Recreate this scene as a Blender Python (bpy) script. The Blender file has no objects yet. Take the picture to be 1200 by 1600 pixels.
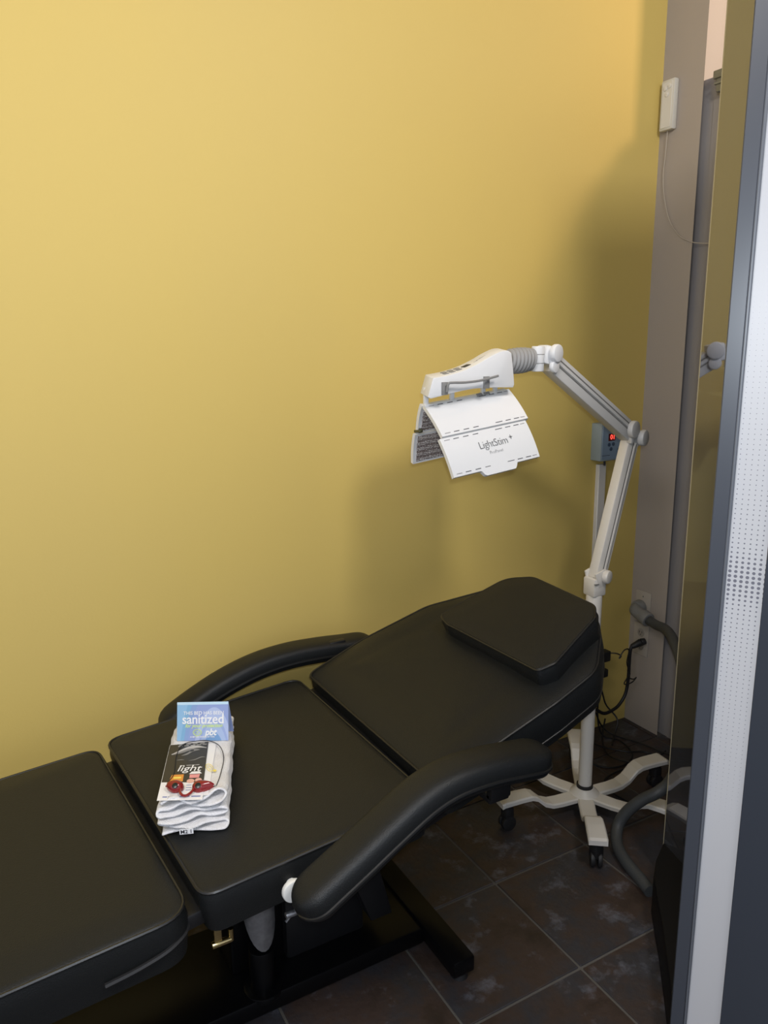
import bpy, bmesh, math, random
from mathutils import Vector as V, Matrix
random.seed(4)
SC = bpy.context.scene; COL = SC.collection
PI = math.pi

# ------------------------------------------------------------------ camera
yaw, pitch, roll, FPX = math.radians(28.94593), math.radians(12.59279), math.radians(-0.78735), 1182.216
fwd = V((math.sin(yaw)*math.cos(pitch), math.cos(yaw)*math.cos(pitch), -math.sin(pitch)))
rt = V((math.cos(yaw), -math.sin(yaw), 0)); up = rt.cross(fwd)
r2 = math.cos(roll)*rt + math.sin(roll)*up; u2 = -math.sin(roll)*rt + math.cos(roll)*up
cd = bpy.data.cameras.new('camera'); cam = bpy.data.objects.new('camera', cd); COL.objects.link(cam)
m = Matrix((r2, u2, -fwd)).transposed().to_4x4(); m.translation = V((0, 0, 1.5)); cam.matrix_world = m
cd.sensor_fit = 'VERTICAL'; cd.sensor_height = 36; cd.lens = FPX/1600*36; cd.clip_start = .02
SC.camera = cam

# ------------------------------------------------------------------ world, light, exposure
w = bpy.data.worlds.new('world'); SC.world = w; w.use_nodes = True
w.node_tree.nodes['Background'].inputs[0].default_value = (.80, .86, 1.0, 1)
w.node_tree.nodes['Background'].inputs[1].default_value = .75
def area(name, loc, target, size, power, color, size_y=None):
    l = bpy.data.lights.new(name, 'AREA'); l.energy = power; l.color = color; l.size = size
    if size_y: l.shape = 'RECTANGLE'; l.size_y = size_y
    o = bpy.data.objects.new(name, l); COL.objects.link(o); o.location = loc
    o.rotation_euler = (V(target)-V(loc)).to_track_quat('-Z', 'Y').to_euler(); return o
area('hall_ceiling_light', (-.75, .25, 2.98), (.1, 1.8, .9), 1.1, 44, (1.0, .95, .93))
area('hall_ceiling_light', (1.15, -.05, 2.95), (1.1, 1.8, .8), .45, 26, (1.0, .96, .92))
area('phone_flash', (.0, -.03, 1.56), (.9, 1.65, 1.1), .03, 8.0, (.84, .92, 1.0))
area('neighbour_ceiling_light', (2.72, 1.12, 2.92), (2.2, 1.7, 2.0), .16, 8.0, (1.0, .70, .46))
SC.view_settings.view_transform = 'Standard'; SC.view_settings.look = 'None'
SC.view_settings.gamma = 1; SC.view_settings.use_curve_mapping = False
SC.view_settings.exposure = 0.05

# ------------------------------------------------------------------ materials
def mat(name, color, rough=.5, metal=0, bump=None, noise=None, spec=None, emit=None, coat=0):
    """bump=(scale,strength,distance); noise=(scale, second colour, detail, contrast low, high)"""
    M = bpy.data.materials.new(name); M.use_nodes = True
    N = M.node_tree.nodes; L = M.node_tree.links; b = N['Principled BSDF']
    b.inputs['Base Color'].default_value = (*color, 1); b.inputs['Roughness'].default_value = rough
    b.inputs['Metallic'].default_value = metal
    if spec is not None: b.inputs['Specular IOR Level'].default_value = spec
    if coat: b.inputs['Coat Weight'].default_value = coat; b.inputs['Coat Roughness'].default_value = .12
    if emit: b.inputs['Emission Color'].default_value = (*color, 1); b.inputs['Emission Strength'].default_value = emit
    tc = N.new('ShaderNodeTexCoord')
    if noise:
        n = N.new('ShaderNodeTexNoise'); n.inputs['Scale'].default_value = noise[0]; n.inputs['Detail'].default_value = noise[2]
        L.new(tc.outputs['Object'], n.inputs['Vector'])
        mr = N.new('ShaderNodeMapRange'); mr.inputs[1].default_value = noise[3]; mr.inputs[2].default_value = noise[4]
        L.new(n.outputs['Fac'], mr.inputs[0])
        mx = N.new('ShaderNodeMix'); mx.data_type = 'RGBA'; mx.inputs[6].default_value = (*color, 1); mx.inputs[7].default_value = (*noise[1], 1)
        L.new(mr.outputs[0], mx.inputs[0]); L.new(mx.outputs[2], b.inputs['Base Color'])
    if bump:
        n = N.new('ShaderNodeTexNoise'); n.inputs['Scale'].default_value = bump[0]; n.inputs['Detail'].default_value = 3
        L.new(tc.outputs['Object'], n.inputs['Vector'])
        bp = N.new('ShaderNodeBump'); bp.inputs['Strength'].default_value = bump[1]; bp.inputs['Distance'].default_value = bump[2]
        L.new(n.outputs['Fac'], bp.inputs['Height']); L.new(bp.outputs[0], b.inputs['Normal'])
    return M

YELLOW = mat('yellow_paint', (.65, .485, .135), .62, bump=(140, .12, .002), noise=(1.4, (.635, .475, .14), 3, .35, .65))
TAUPE = mat('taupe_paint', (.36, .315, .275), .7, bump=(120, .12, .002))
GREYP = mat('grey_partition_paint', (.25, .235, .23), .6, bump=(90, .1, .002))
PEACH = mat('cream_wall_paint', (.62, .56, .50), .7)
CEIL = mat('ceiling_white', (.55, .54, .52), .8)
GROUT = mat('grout', (.115, .105, .092), .9, bump=(200, .4, .002))
LEATHER = mat('black_vinyl', (.0095, .0105, .011), .42, bump=(480, .45, .0016), spec=.30)
PIPING = mat('black_piping', (.010, .010, .010), .38)
BASEB = mat('black_gloss_steel', (.003, .003, .0035), .30, bump=(30, .03, .002), spec=.22)
MATTEB = mat('black_steel', (.008, .008, .009), .45)
RUBBER = mat('black_rubber', (.012, .012, .013), .55)
CHROME = mat('brushed_chrome', (.34, .34, .35), .38, .7, noise=(60, (.24, .24, .25), 2, .3, .7))
BRASS = mat('gold_metal', (.62, .50, .24), .22, 1)
WHITE = mat('white_plastic', (.78, .79, .80), .38)
CREAMW = mat('warm_white_enamel', (.68, .65, .60), .36)
GREYARM = mat('pale_grey_enamel', (.55, .54, .52), .38)
GREYD = mat('mid_grey_plastic', (.24, .24, .235), .5)
GROOVE = mat('groove_grey', (.17, .165, .155), .6)
BELLOWS = mat('grey_rubber_bellows', (.30, .30, .30), .6)
DARKINK = mat('dark_ink', (.03, .03, .035), .6)
GREYINK = mat('grey_ink', (.32, .31, .31), .6)
TIMER = mat('grey_blue_plastic', (.30, .355, .37), .5)
TIMERF = mat('blue_faceplate', (.22, .30, .39), .4)
LEDW = mat('red_window', (.10, .008, .008), .2)
LEDR = mat('red_led_segment', (1.0, .06, .04), .4, emit=2.5)
BTN = mat('navy_button', (.05, .08, .13), .4)
OUTLET = mat('ivory_plastic', (.42, .375, .32), .45)
GREYPLUG = mat('grey_plug', (.20, .20, .195), .5, bump=(90, .2, .002))
HOSEM = mat('grey_hose_rubber', (.050, .054, .056), .55, bump=(160, .5, .002))
TOWEL = mat('white_terry', (.78, .78, .80), .95, bump=(420, .9, .003), noise=(30, (.72, .71, .72), 4, .4, .6))
PAPER = mat('white_paper', (.80, .80, .81), .5)
PHOTOBK = mat('charcoal_print', (.032, .030, .027), .35)
PRW = mat('white_print', (.80, .80, .80), .5)
PRG = mat('grey_print', (.22, .215, .21), .5)
PRLG = mat('pale_grey_print', (.48, .47, .46), .5)
PRY = mat('yellow_print', (.85, .68, .12), .5)
PRO = mat('orange_print', (.70, .28, .05), .4)
PRP = mat('pink_print', (.74, .30, .29), .5)
PRS = mat('skin_pink_print', (.72, .42, .34), .5)
PRGN = mat('lime_print', (.62, .78, .22), .5)
BLUEINK = mat('blue_ink_print', (.16, .2, .42), .5)
REDPL = mat('red_plastic', (.22, .010, .012), .22, coat=.5)
LENS = mat('black_lens', (.012, .016, .012), .25)
CORDM = mat('black_cord', (.008, .008, .01), .5)
MACH = mat('slate_blue_plastic', (.050, .056, .070), .34)
MACHL = mat('pale_slate_trim', (.11, .12, .14), .35)
MACHD = mat('dark_slate_gloss', (.040, .047, .062), .2)
PLINTH = mat('black_body_plastic', (.004, .004, .005), .5, spec=.2)
EDGE = mat('acrylic_edge_highlight', (.40, .36, .25), .3)  # cream colour stands in for light caught along the sheet's edge

def gloss_panel():
    M = mat('dark_mirror_acrylic', (.30, .31, .345), .035, .9); return M
GLOSS = gloss_panel()

def slate():
    M = bpy.data.materials.new('slate_tile'); M.use_nodes = True
    N = M.node_tree.nodes; L = M.node_tree.links; b = N['Principled BSDF']
    oi = N.new('ShaderNodeObjectInfo'); tc = N.new('ShaderNodeTexCoord')
    ml = N.new('ShaderNodeVectorMath'); ml.operation = 'MULTIPLY'; ml.inputs[1].default_value = (31, 17, 23)
    cb = N.new('ShaderNodeCombineXYZ')
    for i in range(3): L.new(oi.outputs['Random'], cb.inputs[i])
    L.new(cb.outputs[0], ml.inputs[0])
    ad = N.new('ShaderNodeVectorMath'); L.new(tc.outputs['Object'], ad.inputs[0]); L.new(ml.outputs[0], ad.inputs[1])
    n1 = N.new('ShaderNodeTexNoise'); n1.inputs['Scale'].default_value = 5; n1.inputs['Detail'].default_value = 7; n1.inputs['Roughness'].default_value = .65
    n2 = N.new('ShaderNodeTexNoise'); n2.inputs['Scale'].default_value = 9; n2.inputs['Detail'].default_value = 8; n2.inputs['Roughness'].default_value = .7
    n3 = N.new('ShaderNodeTexNoise'); n3.inputs['Scale'].default_value = 45; n3.inputs['Detail'].default_value = 6
    for n in (n1, n2, n3): L.new(ad.outputs[0], n.inputs['Vector'])
    cr = N.new('ShaderNodeValToRGB'); e = cr.color_ramp.elements
    e[0].position = .32; e[0].color = (.030, .020, .015, 1); e[1].position = .70; e[1].color = (.050, .052, .064, 1)
    x = cr.color_ramp.elements.new(.45); x.color = (.052, .034, .027, 1)
    x = cr.color_ramp.elements.new(.57); x.color = (.036, .034, .038, 1)
    L.new(n1.outputs['Fac'], cr.inputs[0])
    c2 = N.new('ShaderNodeValToRGB'); e = c2.color_ramp.elements
    e[0].position = .56; e[0].color = (0, 0, 0, 1); e[1].position = .74; e[1].color = (.7, .7, .7, 1)
    L.new(n2.outputs['Fac'], c2.inputs[0])
    mx = N.new('ShaderNodeMix'); mx.data_type = 'RGBA'; mx.inputs[7].default_value = (.19, .20, .24, 1)
    L.new(cr.outputs[0], mx.inputs[6]); L.new(c2.outputs[0], mx.inputs[0]); L.new(mx.outputs[2], b.inputs['Base Color'])
    bp = N.new('ShaderNodeBump'); bp.inputs['Strength'].default_value = .6; bp.inputs['Distance'].default_value = .004
    L.new(n3.outputs['Fac'], bp.inputs['Height']); L.new(bp.outputs[0], b.inputs['Normal'])
    b.inputs['Roughness'].default_value = .48
    return M
SLATE = slate()

def node_math(N, L, op, a, b=None):
    n = N.new('ShaderNodeMath'); n.operation = op
    for i, v in enumerate((a, b)):
        if v is None: continue
        if isinstance(v, (int, float)): n.inputs[i].default_value = v
        else: L.new(v, n.inputs[i])
    return n.outputs[0]
def dotted():
    """white film printed with a lattice of grey dots, biggest in one band of rows (object x = across, z = up)"""
    M = bpy.data.materials.new('dotted_white_film'); M.use_nodes = True
    N = M.node_tree.nodes; L = M.node_tree.links; b = N['Principled BSDF']
    tc = N.new('ShaderNodeTexCoord'); sp = N.new('ShaderNodeSeparateXYZ'); L.new(tc.outputs['Object'], sp.inputs[0])
    px, pz, z0 = DOT
    fx = node_math(N, L, 'SUBTRACT', node_math(N, L, 'FRACT', node_math(N, L, 'DIVIDE', sp.outputs[0], px)), .5)
    fz = node_math(N, L, 'SUBTRACT', node_math(N, L, 'FRACT', node_math(N, L, 'DIVIDE', sp.outputs[2], pz)), .5)
    dx = node_math(N, L, 'MULTIPLY', fx, px); dz = node_math(N, L, 'MULTIPLY', fz, pz)
    d = node_math(N, L, 'SQRT', node_math(N, L, 'ADD', node_math(N, L, 'MULTIPLY', dx, dx), node_math(N, L, 'MULTIPLY', dz, dz)))
    t = node_math(N, L, 'ABSOLUTE', node_math(N, L, 'SUBTRACT', sp.outputs[2], z0))
    r1 = N.new('ShaderNodeFloatCurve'); cv = r1.mapping.curves[0]
    pts = [(0, .92), (.06, .72), (.12, .42), (.22, .34), (.5, .24), (.8, .13), (1, .0)]
    cv.points[0].location = pts[0]; cv.points[1].location = pts[-1]
    for p in pts[1:-1]: cv.points.new(*p)
    r1.mapping.update()
    L.new(node_math(N, L, 'DIVIDE', t, .42), r1.inputs['Value'])
    rad = node_math(N, L, 'MULTIPLY', r1.outputs[0], .0026)
    s = node_math(N, L, 'LESS_THAN', d, rad)
    mx = N.new('ShaderNodeMix'); mx.data_type = 'RGBA'; mx.inputs[6].default_value = (.50, .50, .515, 1); mx.inputs[7].default_value = (.15, .15, .18, 1)
    L.new(s, mx.inputs[0]); L.new(mx.outputs[2], b.inputs['Base Color']); b.inputs['Roughness'].default_value = .4
    return M

def led_mat():
    M = bpy.data.materials.new('diode_array'); M.use_nodes = True
    N = M.node_tree.nodes; L = M.node_tree.links; b = N['Principled BSDF']
    tc = N.new('ShaderNodeTexCoord'); v = N.new('ShaderNodeTexVoronoi'); v.inputs['Scale'].default_value = 210; v.inputs['Randomness'].default_value = .3
    L.new(tc.outputs['Object'], v.inputs['Vector'])
    cr = N.new('ShaderNodeValToRGB'); cr.color_ramp.elements[0].position = .28; cr.color_ramp.elements[0].color = (.85, .80, .78, 1)
    cr.color_ramp.elements[1].position = .52; cr.color_ramp.elements[1].color = (.22, .18, .17, 1)
    L.new(v.outputs['Distance'], cr.inputs[0]); L.new(cr.outputs[0], b.inputs['Base Color'])
    bp = N.new('ShaderNodeBump'); bp.invert = True; bp.inputs['Distance'].default_value = .003
    L.new(v.outputs['Distance'], bp.inputs['Height']); L.new(bp.outputs[0], b.inputs['Normal'])
    b.inputs['Roughness'].default_value = .35
    return M
LEDS = led_mat()

def card_mat():
    """blue card with concentric pale arcs (object x across, y up the card)"""
    M = bpy.data.materials.new('blue_card_print'); M.use_nodes = True
    N = M.node_tree.nodes; L = M.node_tree.links; b = N['Principled BSDF']
    tc = N.new('ShaderNodeTexCoord'); sp = N.new('ShaderNodeSeparateXYZ'); L.new(tc.outputs['Generated'], sp.inputs[0])
    dx = node_math(N, L, 'MULTIPLY', node_math(N, L, 'SUBTRACT', sp.outputs[0], .5), 1.25)
    dy = node_math(N, L, 'ADD', sp.outputs[1], .02)
    d = node_math(N, L, 'SQRT', node_math(N, L, 'ADD', node_math(N, L, 'MULTIPLY', dx, dx), node_math(N, L, 'MULTIPLY', dy, dy)))
    cr = N.new('ShaderNodeValToRGB'); cr.color_ramp.interpolation = 'CONSTANT'
    E_ = cr.color_ramp.elements
    cols = [(0, (.17, .32, .56)), (.34, (.36, .46, .68)), (.42, (.30, .38, .64)), (.46, (.40, .48, .70)), (.54, (.27, .34, .60)), (.70, (.23, .34, .58)), (.80, (.20, .40, .60)), (.88, (.26, .46, .66))]
    E_[0].position = cols[0][0]; E_[0].color = (*cols[0][1], 1); E_[1].position = cols[1][0]; E_[1].color = (*cols[1][1], 1)
    for p, c in cols[2:]:
        e = E_.new(p); e.color = (*c, 1)
    L.new(d, cr.inputs[0]); L.new(cr.outputs[0], b.inputs['Base Color']); b.inputs['Roughness'].default_value = .4
    return M
CARD = card_mat()

# ------------------------------------------------------------------ mesh helpers
ORG = {}
def obj(name, bm, m, parent=None, origin=None, kind=None, label=None, smooth=True, recalc=True):
    """bm is in world coordinates; the object gets its parent's origin (or its own)"""
    o0 = V(origin) if origin is not None else (ORG[parent.name].copy() if parent else V((0, 0, 0)))
    if recalc: bmesh.ops.recalc_face_normals(bm, faces=bm.faces[:])
    bmesh.ops.translate(bm, verts=bm.verts, vec=-o0)
    me = bpy.data.meshes.new(name); bm.to_mesh(me); bm.free()
    ms = m if isinstance(m, (list, tuple)) else [m]
    for k in ms: me.materials.append(k)
    if smooth:
        for p in me.polygons: p.use_smooth = True
        try: me.set_sharp_from_angle(angle=math.radians(38))
        except Exception: pass
    o = bpy.data.objects.new(name, me); COL.objects.link(o); ORG[o.name] = o0
    if parent: o.parent = parent; o.location = o0-ORG[parent.name]
    else: o.location = o0
    if kind: o['kind'] = kind
    if label: o['label'] = label
    return o
def thing(name, loc, label, cat, group=None):
    o = bpy.data.objects.new(name, None); COL.objects.link(o); o.location = loc; ORG[o.name] = V(loc)
    o.empty_display_size = .05; o['label'] = label; o['category'] = cat
    if group: o['group'] = group
    return o
def pieces(name, bm, m, parent, **k):
    """each loose piece of bm becomes an object of its own"""
    bm.verts.ensure_lookup_table(); seen = set(); out = []
    for v0 in bm.verts:
        if v0 in seen: continue
        st_, isl = [v0], []; seen.add(v0)
        while st_:
            v = st_.pop(); isl.append(v)
            for e in v.link_edges:
                o_ = e.other_vert(v)
                if o_ not in seen: seen.add(o_); st_.append(o_)
        nbm = bmesh.new(); mp = {v: nbm.verts.new(v.co) for v in isl}
        for f in {f for v in isl for f in v.link_faces}: nbm.faces.new([mp[v] for v in f.verts])
        out.append(obj(name, nbm, m, parent, **k))
    bm.free(); return out
def tag(o, label, cat, group=None):
    o['label'] = label; o['category'] = cat
    if group: o['group'] = group
    return o
def nb(): return bmesh.new()
def merge(dst, src):
    mp = {v: dst.verts.new(v.co) for v in src.verts}
    for f in src.faces:
        try:
            g = dst.faces.new([mp[v] for v in f.verts]); g.material_index = f.material_index
        except ValueError: pass
    src.free()
def box(bm, x0, x1, y0, y1, z0, z1, bev=0, seg=2, mi=0):
    obox(bm, V(((x0+x1)/2, (y0+y1)/2, (z0+z1)/2)), (x1-x0, y1-y0, z1-z0), V((1, 0, 0)), V((0, 1, 0)), bev, seg, mi)
def obox(bm, c, s, U, W, bev=0, seg=2, mi=0):
    U = V(U).normalized(); W = V(W); W = (W-U*W.dot(U)).normalized(); N = U.cross(W)
    t = bmesh.new(); bmesh.ops.create_cube(t, size=1)
    for v in t.verts: v.co = V((v.co.x*s[0], v.co.y*s[1], v.co.z*s[2]))
    if bev: bmesh.ops.bevel(t, geom=t.edges[:], offset=bev, segments=seg, affect='EDGES', profile=.5)
    for v in t.verts: v.co = V(c)+U*v.co.x+W*v.co.y+N*v.co.z
    for f in t.faces: f.material_index = mi
    merge(bm, t)
def frame_for(d, ref=(0, 0, 1)):
    d = V(d).normalized(); r = V(ref)
    if abs(d.dot(r)) > .98: r = V((1, 0, 0))
    a = r.cross(d).normalized(); b = d.cross(a); return a, b
def cyl(bm, p0, p1, r0, r1=None, n=20, mi=0, bev=0):
    r1 = r0 if r1 is None else r1; p0, p1 = V(p0), V(p1); a, b = frame_for(p1-p0); d = (p1-p0).normalized()
    rings = [(p0, r0), (p1, r1)]
    if bev: rings = [(p0, r0-bev), (p0+d*bev*.3, r0-bev*.3), (p0+d*bev, r0), (p1-d*bev, r1), (p1-d*bev*.3, r1-bev*.3), (p1, r1-bev)]
    R = []
    for p, r in rings: R.append([bm.verts.new(p+a*math.cos(2*PI*i/n)*r+b*math.sin(2*PI*i/n)*r) for i in range(n)])
    for A, B in zip(R, R[1:]):
        for i in range(n):
            f = bm.faces.new((A[i], A[(i+1) % n], B[(i+1) % n], B[i])); f.material_index = mi
    for q in (R[0], R[-1]): f = bm.faces.new(q); f.material_index = mi
def smoothpts(pts, k=6, closed=False):
    P = [V(p) for p in pts]; n = len(P); out = []
    rng = range(n if closed else n-1)
    for i in rng:
        p0 = P[(i-1) % n] if (closed or i > 0) else P[0]; p1 = P[i]; p2 = P[(i+1) % n]
        p3 = P[(i+2) % n] if (closed or i+2 < n) else P[-1]
        for j in range(k):
            t = j/k
            out.append(.5*((2*p1)+(p2-p0)*t+(2*p0-5*p1+4*p2-p3)*t*t+(3*p1-p0-3*p2+p3)*t**3))
    if not closed: out.append(P[-1])
    return out
def tube(bm, pts, r, n=8, closed=False, k=6, rad=None, mi=0, smooth=True):
    P = smoothpts(pts, k, closed) if (smooth and len(pts) > 2) else [V(p) for p in pts]
    m_ = len(P); R = []; a = None
    for i, p in enumerate(P):
        d = (P[(i+1) % m_]-P[i-1]) if (closed or 0 < i < m_-1) else (P[1]-P[0] if i == 0 else P[-1]-P[-2])
        d.normalize()
        if a is None: a, b = frame_for(d)
        else:
            a = (a-d*a.dot(d)).normalized(); b = d.cross(a)
        rr = rad(i/(m_-1)) if rad else r
        R.append([bm.verts.new(p+a*math.cos(2*PI*j/n)*rr+b*math.sin(2*PI*j/n)*rr) for j in range(n)])
    idx = list(zip(range(m_), list(range(1, m_))+[0])) if closed else list(zip(range(m_-1), range(1, m_)))
    for i, j2 in idx:
        A, B = R[i], R[j2]
        sh = 0
        if closed and j2 == 0:
            sh = min(range(n), key=lambda s: (A[0].co-B[s].co).length)
        for j in range(n):
            f = bm.faces.new((A[j], A[(j+1) % n], B[(j+1+sh) % n], B[(j+sh) % n])); f.material_index = mi
    if not closed:
        bm.faces.new(R[0]); bm.faces.new(R[-1])
def prism(bm, pts, vec, bev=0, mi=0, seg=2):
    t = bmesh.new(); vec = V(vec)
    A = [t.verts.new(V(p)) for p in pts]; B = [t.verts.new(V(p)+vec) for p in pts]; n = len(A)
    t.faces.new(A); t.faces.new(B[::-1])
    for i in range(n): t.faces.new((A[i], B[i], B[(i+1) % n], A[(i+1) % n]))
    bmesh.ops.recalc_face_normals(t, faces=t.faces[:])
    if bev: bmesh.ops.bevel(t, geom=t.edges[:], offset=bev, segments=seg, affect='EDGES', profile=.5, clamp_overlap=True)
    for f in t.faces: f.material_index = mi
    merge(bm, t)
def flat(bm, pts, lift, N, mi=0):
    """thin printed patch with 0.1 mm of thickness"""
    prism(bm, [V(p)+V(N)*lift for p in pts], V(N)*.00012, mi=mi)
def rounded(pts, radii, seg=5):
    """round the corners of a 2D polygon"""
    out = []; n = len(pts)
    for i in range(n):
        p = V((*pts[i], 0)); a = V((*pts[i-1], 0)); b = V((*pts[(i+1) % n], 0)); r = radii[i] if isinstance(radii, (list, tuple)) else radii
        da = (a-p).normalized(); db = (b-p).normalized()
        ang = da.angle(db); t = min(r/math.tan(ang/2), .48*(a-p).length, .48*(b-p).length)
        s, e = p+da*t, p+db*t
        for j in range(seg+1):
            u = j/seg; q = s*(1-u)**2+p*2*u*(1-u)+e*u*u; out.append((q.x, q.y))
    return out
def text(body, size, m, parent, O, U, W, N, name='lettering', extrude=.0001, offset=0, shear=0, sx=1, align='CENTER', label=None, spacing=1.0):
    c = bpy.data.curves.new('t', 'FONT'); c.body = body; c.size = size; c.extrude = extrude; c.offset = offset; c.shear = shear
    c.align_x = align; c.align_y = 'CENTER'; c.resolution_u = 3; c.space_character = spacing
    o = bpy.data.objects.new('t', c); COL.objects.link(o)
    bpy.context.view_layer.update()
    me = bpy.data.meshes.new_from_object(o.evaluated_get(bpy.context.evaluated_depsgraph_get()))
    bpy.data.objects.remove(o); bm = bmesh.new(); bm.from_mesh(me); bpy.data.meshes.remove(me)
    U, W, N = V(U).normalized(), V(W).normalized(), V(N).normalized()
    for v in bm.verts: v.co = V(O)+U*v.co.x*sx+W*v.co.y+N*(v.co.z+.0003)
    return obj(name, bm, m, parent, smooth=False, label=label, recalc=False)

# ------------------------------------------------------------------ the setting
CX, WY = 2.21, 2.0
b = nb(); box(b, -3.2, 2.32, WY, WY+.12, 0, 3.1); obj('wall_back', b, YELLOW, kind='structure', smooth=False)
b = nb(); prism(b, [(CX, 1.832, 0), (CX, WY, 0), (CX+.10, WY, 0), (CX+.10, 1.95, 0)], (0, 0, 3.1)); obj('wall_right', b, TAUPE, kind='structure', smooth=False)
b = nb()
box(b, 2.235, 2.285, .2, 1.89, 0, 2.318); obj('trim_1', b, GREYP, kind='structure', smooth=False)
b = nb(); box(b, 2.2325, 2.2355, 1.20, 1.806, 0, 2.30); obj('trim_2', b, GREYP, kind='structure', smooth=False)
b = nb(); box(b, 3.5, 3.6, -3.0, 2.0, 0, 3.1); obj('wall_far', b, PEACH, kind='structure', smooth=False)
b = nb(); box(b, 2.32, 3.5, WY, WY+.12, 0, 3.1); obj('wall_beyond', b, PEACH, kind='structure', smooth=False)
b = nb(); box(b, -3.2, 3.6, -3.0, 2.1, 3.1, 3.2); obj('ceiling', b, CEIL, kind='structure', smooth=False)
b = nb(); box(b, -3.2, 3.6, -3.0, 2.1, -.12, -.0045)
FLOOR = obj('floor', b, GROUT, kind='structure', smooth=False)
# slate tiles, proud of the grout; rows running out of the frame keep going a little
tb = nb(); P_ = .342; g = .0035
box(tb, g, P_-g, g, P_-g, -.0045, 0, .0018, 1)
tile0 = obj('tile', tb, SLATE, FLOOR, smooth=False)
first = True
for i in range(-6, 4):
    for j in range(-6, 4):
        x, y = 1.166+P_*i, 1.144+P_*j
        if x > 2.2 or y > 1.98: continue
        if first: o = tile0; first = False
        else: o = tile0.copy(); COL.objects.link(o); o.parent = FLOOR
        sx = min(1, (CX-x)/P_) if x+P_ > CX and y > 1.5 else 1
        sy = min(1, (WY-y)/P_)
        o.location = (x, y, random.uniform(-.0004, .0004)); o.scale = (sx, sy, 1)
        o.rotation_euler = (random.uniform(-.001, .001), random.uniform(-.001, .001), 0)

# ------------------------------------------------------------------ facial bed
BED = thing('facial_bed', (.46, 1.47, 0), 'black vinyl reclining spa bed with armrests and raised head section', 'bed')
class Plane:
    def __init__(s, x0, z0, slope):
        s.o = V((x0, 0, z0)); s.U = V((1, 0, slope)).normalized(); s.V = V((0, 1, 0)); s.N = s.U.cross(s.V)
        s.x0 = x0; s.k = s.U.x
    def p(s, x, y, h=0): return s.o+s.U*((x-s.x0)/s.k)+s.V*y+s.N*h
def cushion(pl, outline, T, dip=0, crown=.006, soft=.014, inset_bot=.012, hb=None):
    """outline = [(x,y)] of the top edge (rounded), in plan; returns bmesh and the rim points"""
    bm = nb(); n = len(outline); cx = sum(p[0] for p in outline)/n; cy = sum(p[1] for p in outline)/n
    lim = min(math.hypot(cx-p[0], cy-p[1]) for p in outline)
    def ring(ins, h, f=None):
        R = []
        for x, y in outline:
            d = math.hypot(cx-x, cy-y); q = ins/d if ins < 0 else min(ins, .75*lim*ins/.17)/d if lim < .17 else ins/d; hh = h(x, y) if callable(h) else h
            R.append(bm.verts.new(pl.p(x+(cx-x)*q, y+(cy-y)*q, hh)))
        return R
    bot = hb or (lambda x, y: -T)
    rings = [ring(inset_bot+.02, lambda x, y: bot(x, y)), ring(inset_bot*.3+.004, lambda x, y: bot(x, y)+.006), ring(.0, lambda x, y: bot(x, y)*.6), ring(-.004, lambda x, y: bot(x, y)*.3), ring(0, -soft*.5), ring(.0015, -soft*.12)]
    rings += [ring(soft*.5, soft*.10), ring(soft*1.4, crown*.3)]
    rings += [ring(.05, crown*.62), ring(.085, crown*(.88-dip*.5)), ring(.11, crown*(.97-dip)), ring(.135, crown*(.98-dip*.4)), ring(.17, crown)]
    for A, B in zip(rings, rings[1:]):
        for i in range(n): bm.faces.new((A[i], A[(i+1) % n], B[(i+1) % n], B[i]))
    for R in (rings[0], rings[-1]):
        c = V((0, 0, 0))
        for v in R: c += v.co
        c = bm.verts.new(c/n)
        for i in range(n): bm.faces.new((R[i], R[(i+1) % n], c))
    rim = [pl.p(x, y, -.0015) for x, y in outline]
    return bm, rim
def densify(pts, step=.05):
    out = []
    for i, p in enumerate(pts):
        q = pts[(i+1) % len(pts)]; d = math.hypot(q[0]-p[0], q[1]-p[1]); k = max(1, int(d/step))
        for j in range(k): out.append((p[0]+(q[0]-p[0])*j/k, p[1]+(q[1]-p[1])*j/k))
    return out
# seat
plS = Plane(.23, .571, .086)
so = densify(rounded([(.212, 1.79), (.712, 1.79), (.728, 1.14), (.264, 1.14)], .035))
bm, rim = cushion(plS, so, .092, inset_bot=.006)
seat = obj('seat', bm, LEATHER, BED)
b = nb(); tube(b, rim, .0032, 6, closed=True, smooth=False); obj('piping', b, PIPING, seat)
# leg rest
plL = Plane(.21, .556, .075)
lo = densify(rounded([(-.75, 1.79), (.190, 1.79), (.243, 1.135), (-.75, 1.135)], [.05, .04, .055, .05], 7))
bm, rim = cushion(plL, lo, .10, crown=.010, inset_bot=.006)
leg = obj('leg_rest', bm, LEATHER, BED)
b = nb(); tube(b, rim, .0032, 6, closed=True, smooth=False); obj('piping', b, PIPING, leg)
b = nb()
tube(b, [plL.p(.09, 1.129, -.062), plL.p(.15, 1.127, -.056), plL.p(.205, 1.135, -.050), plL.p(.238, 1.17, -.048), plL.p(.236, 1.26, -.048)], .0045, 6)
obj('zip', b, RUBBER, leg)
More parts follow.
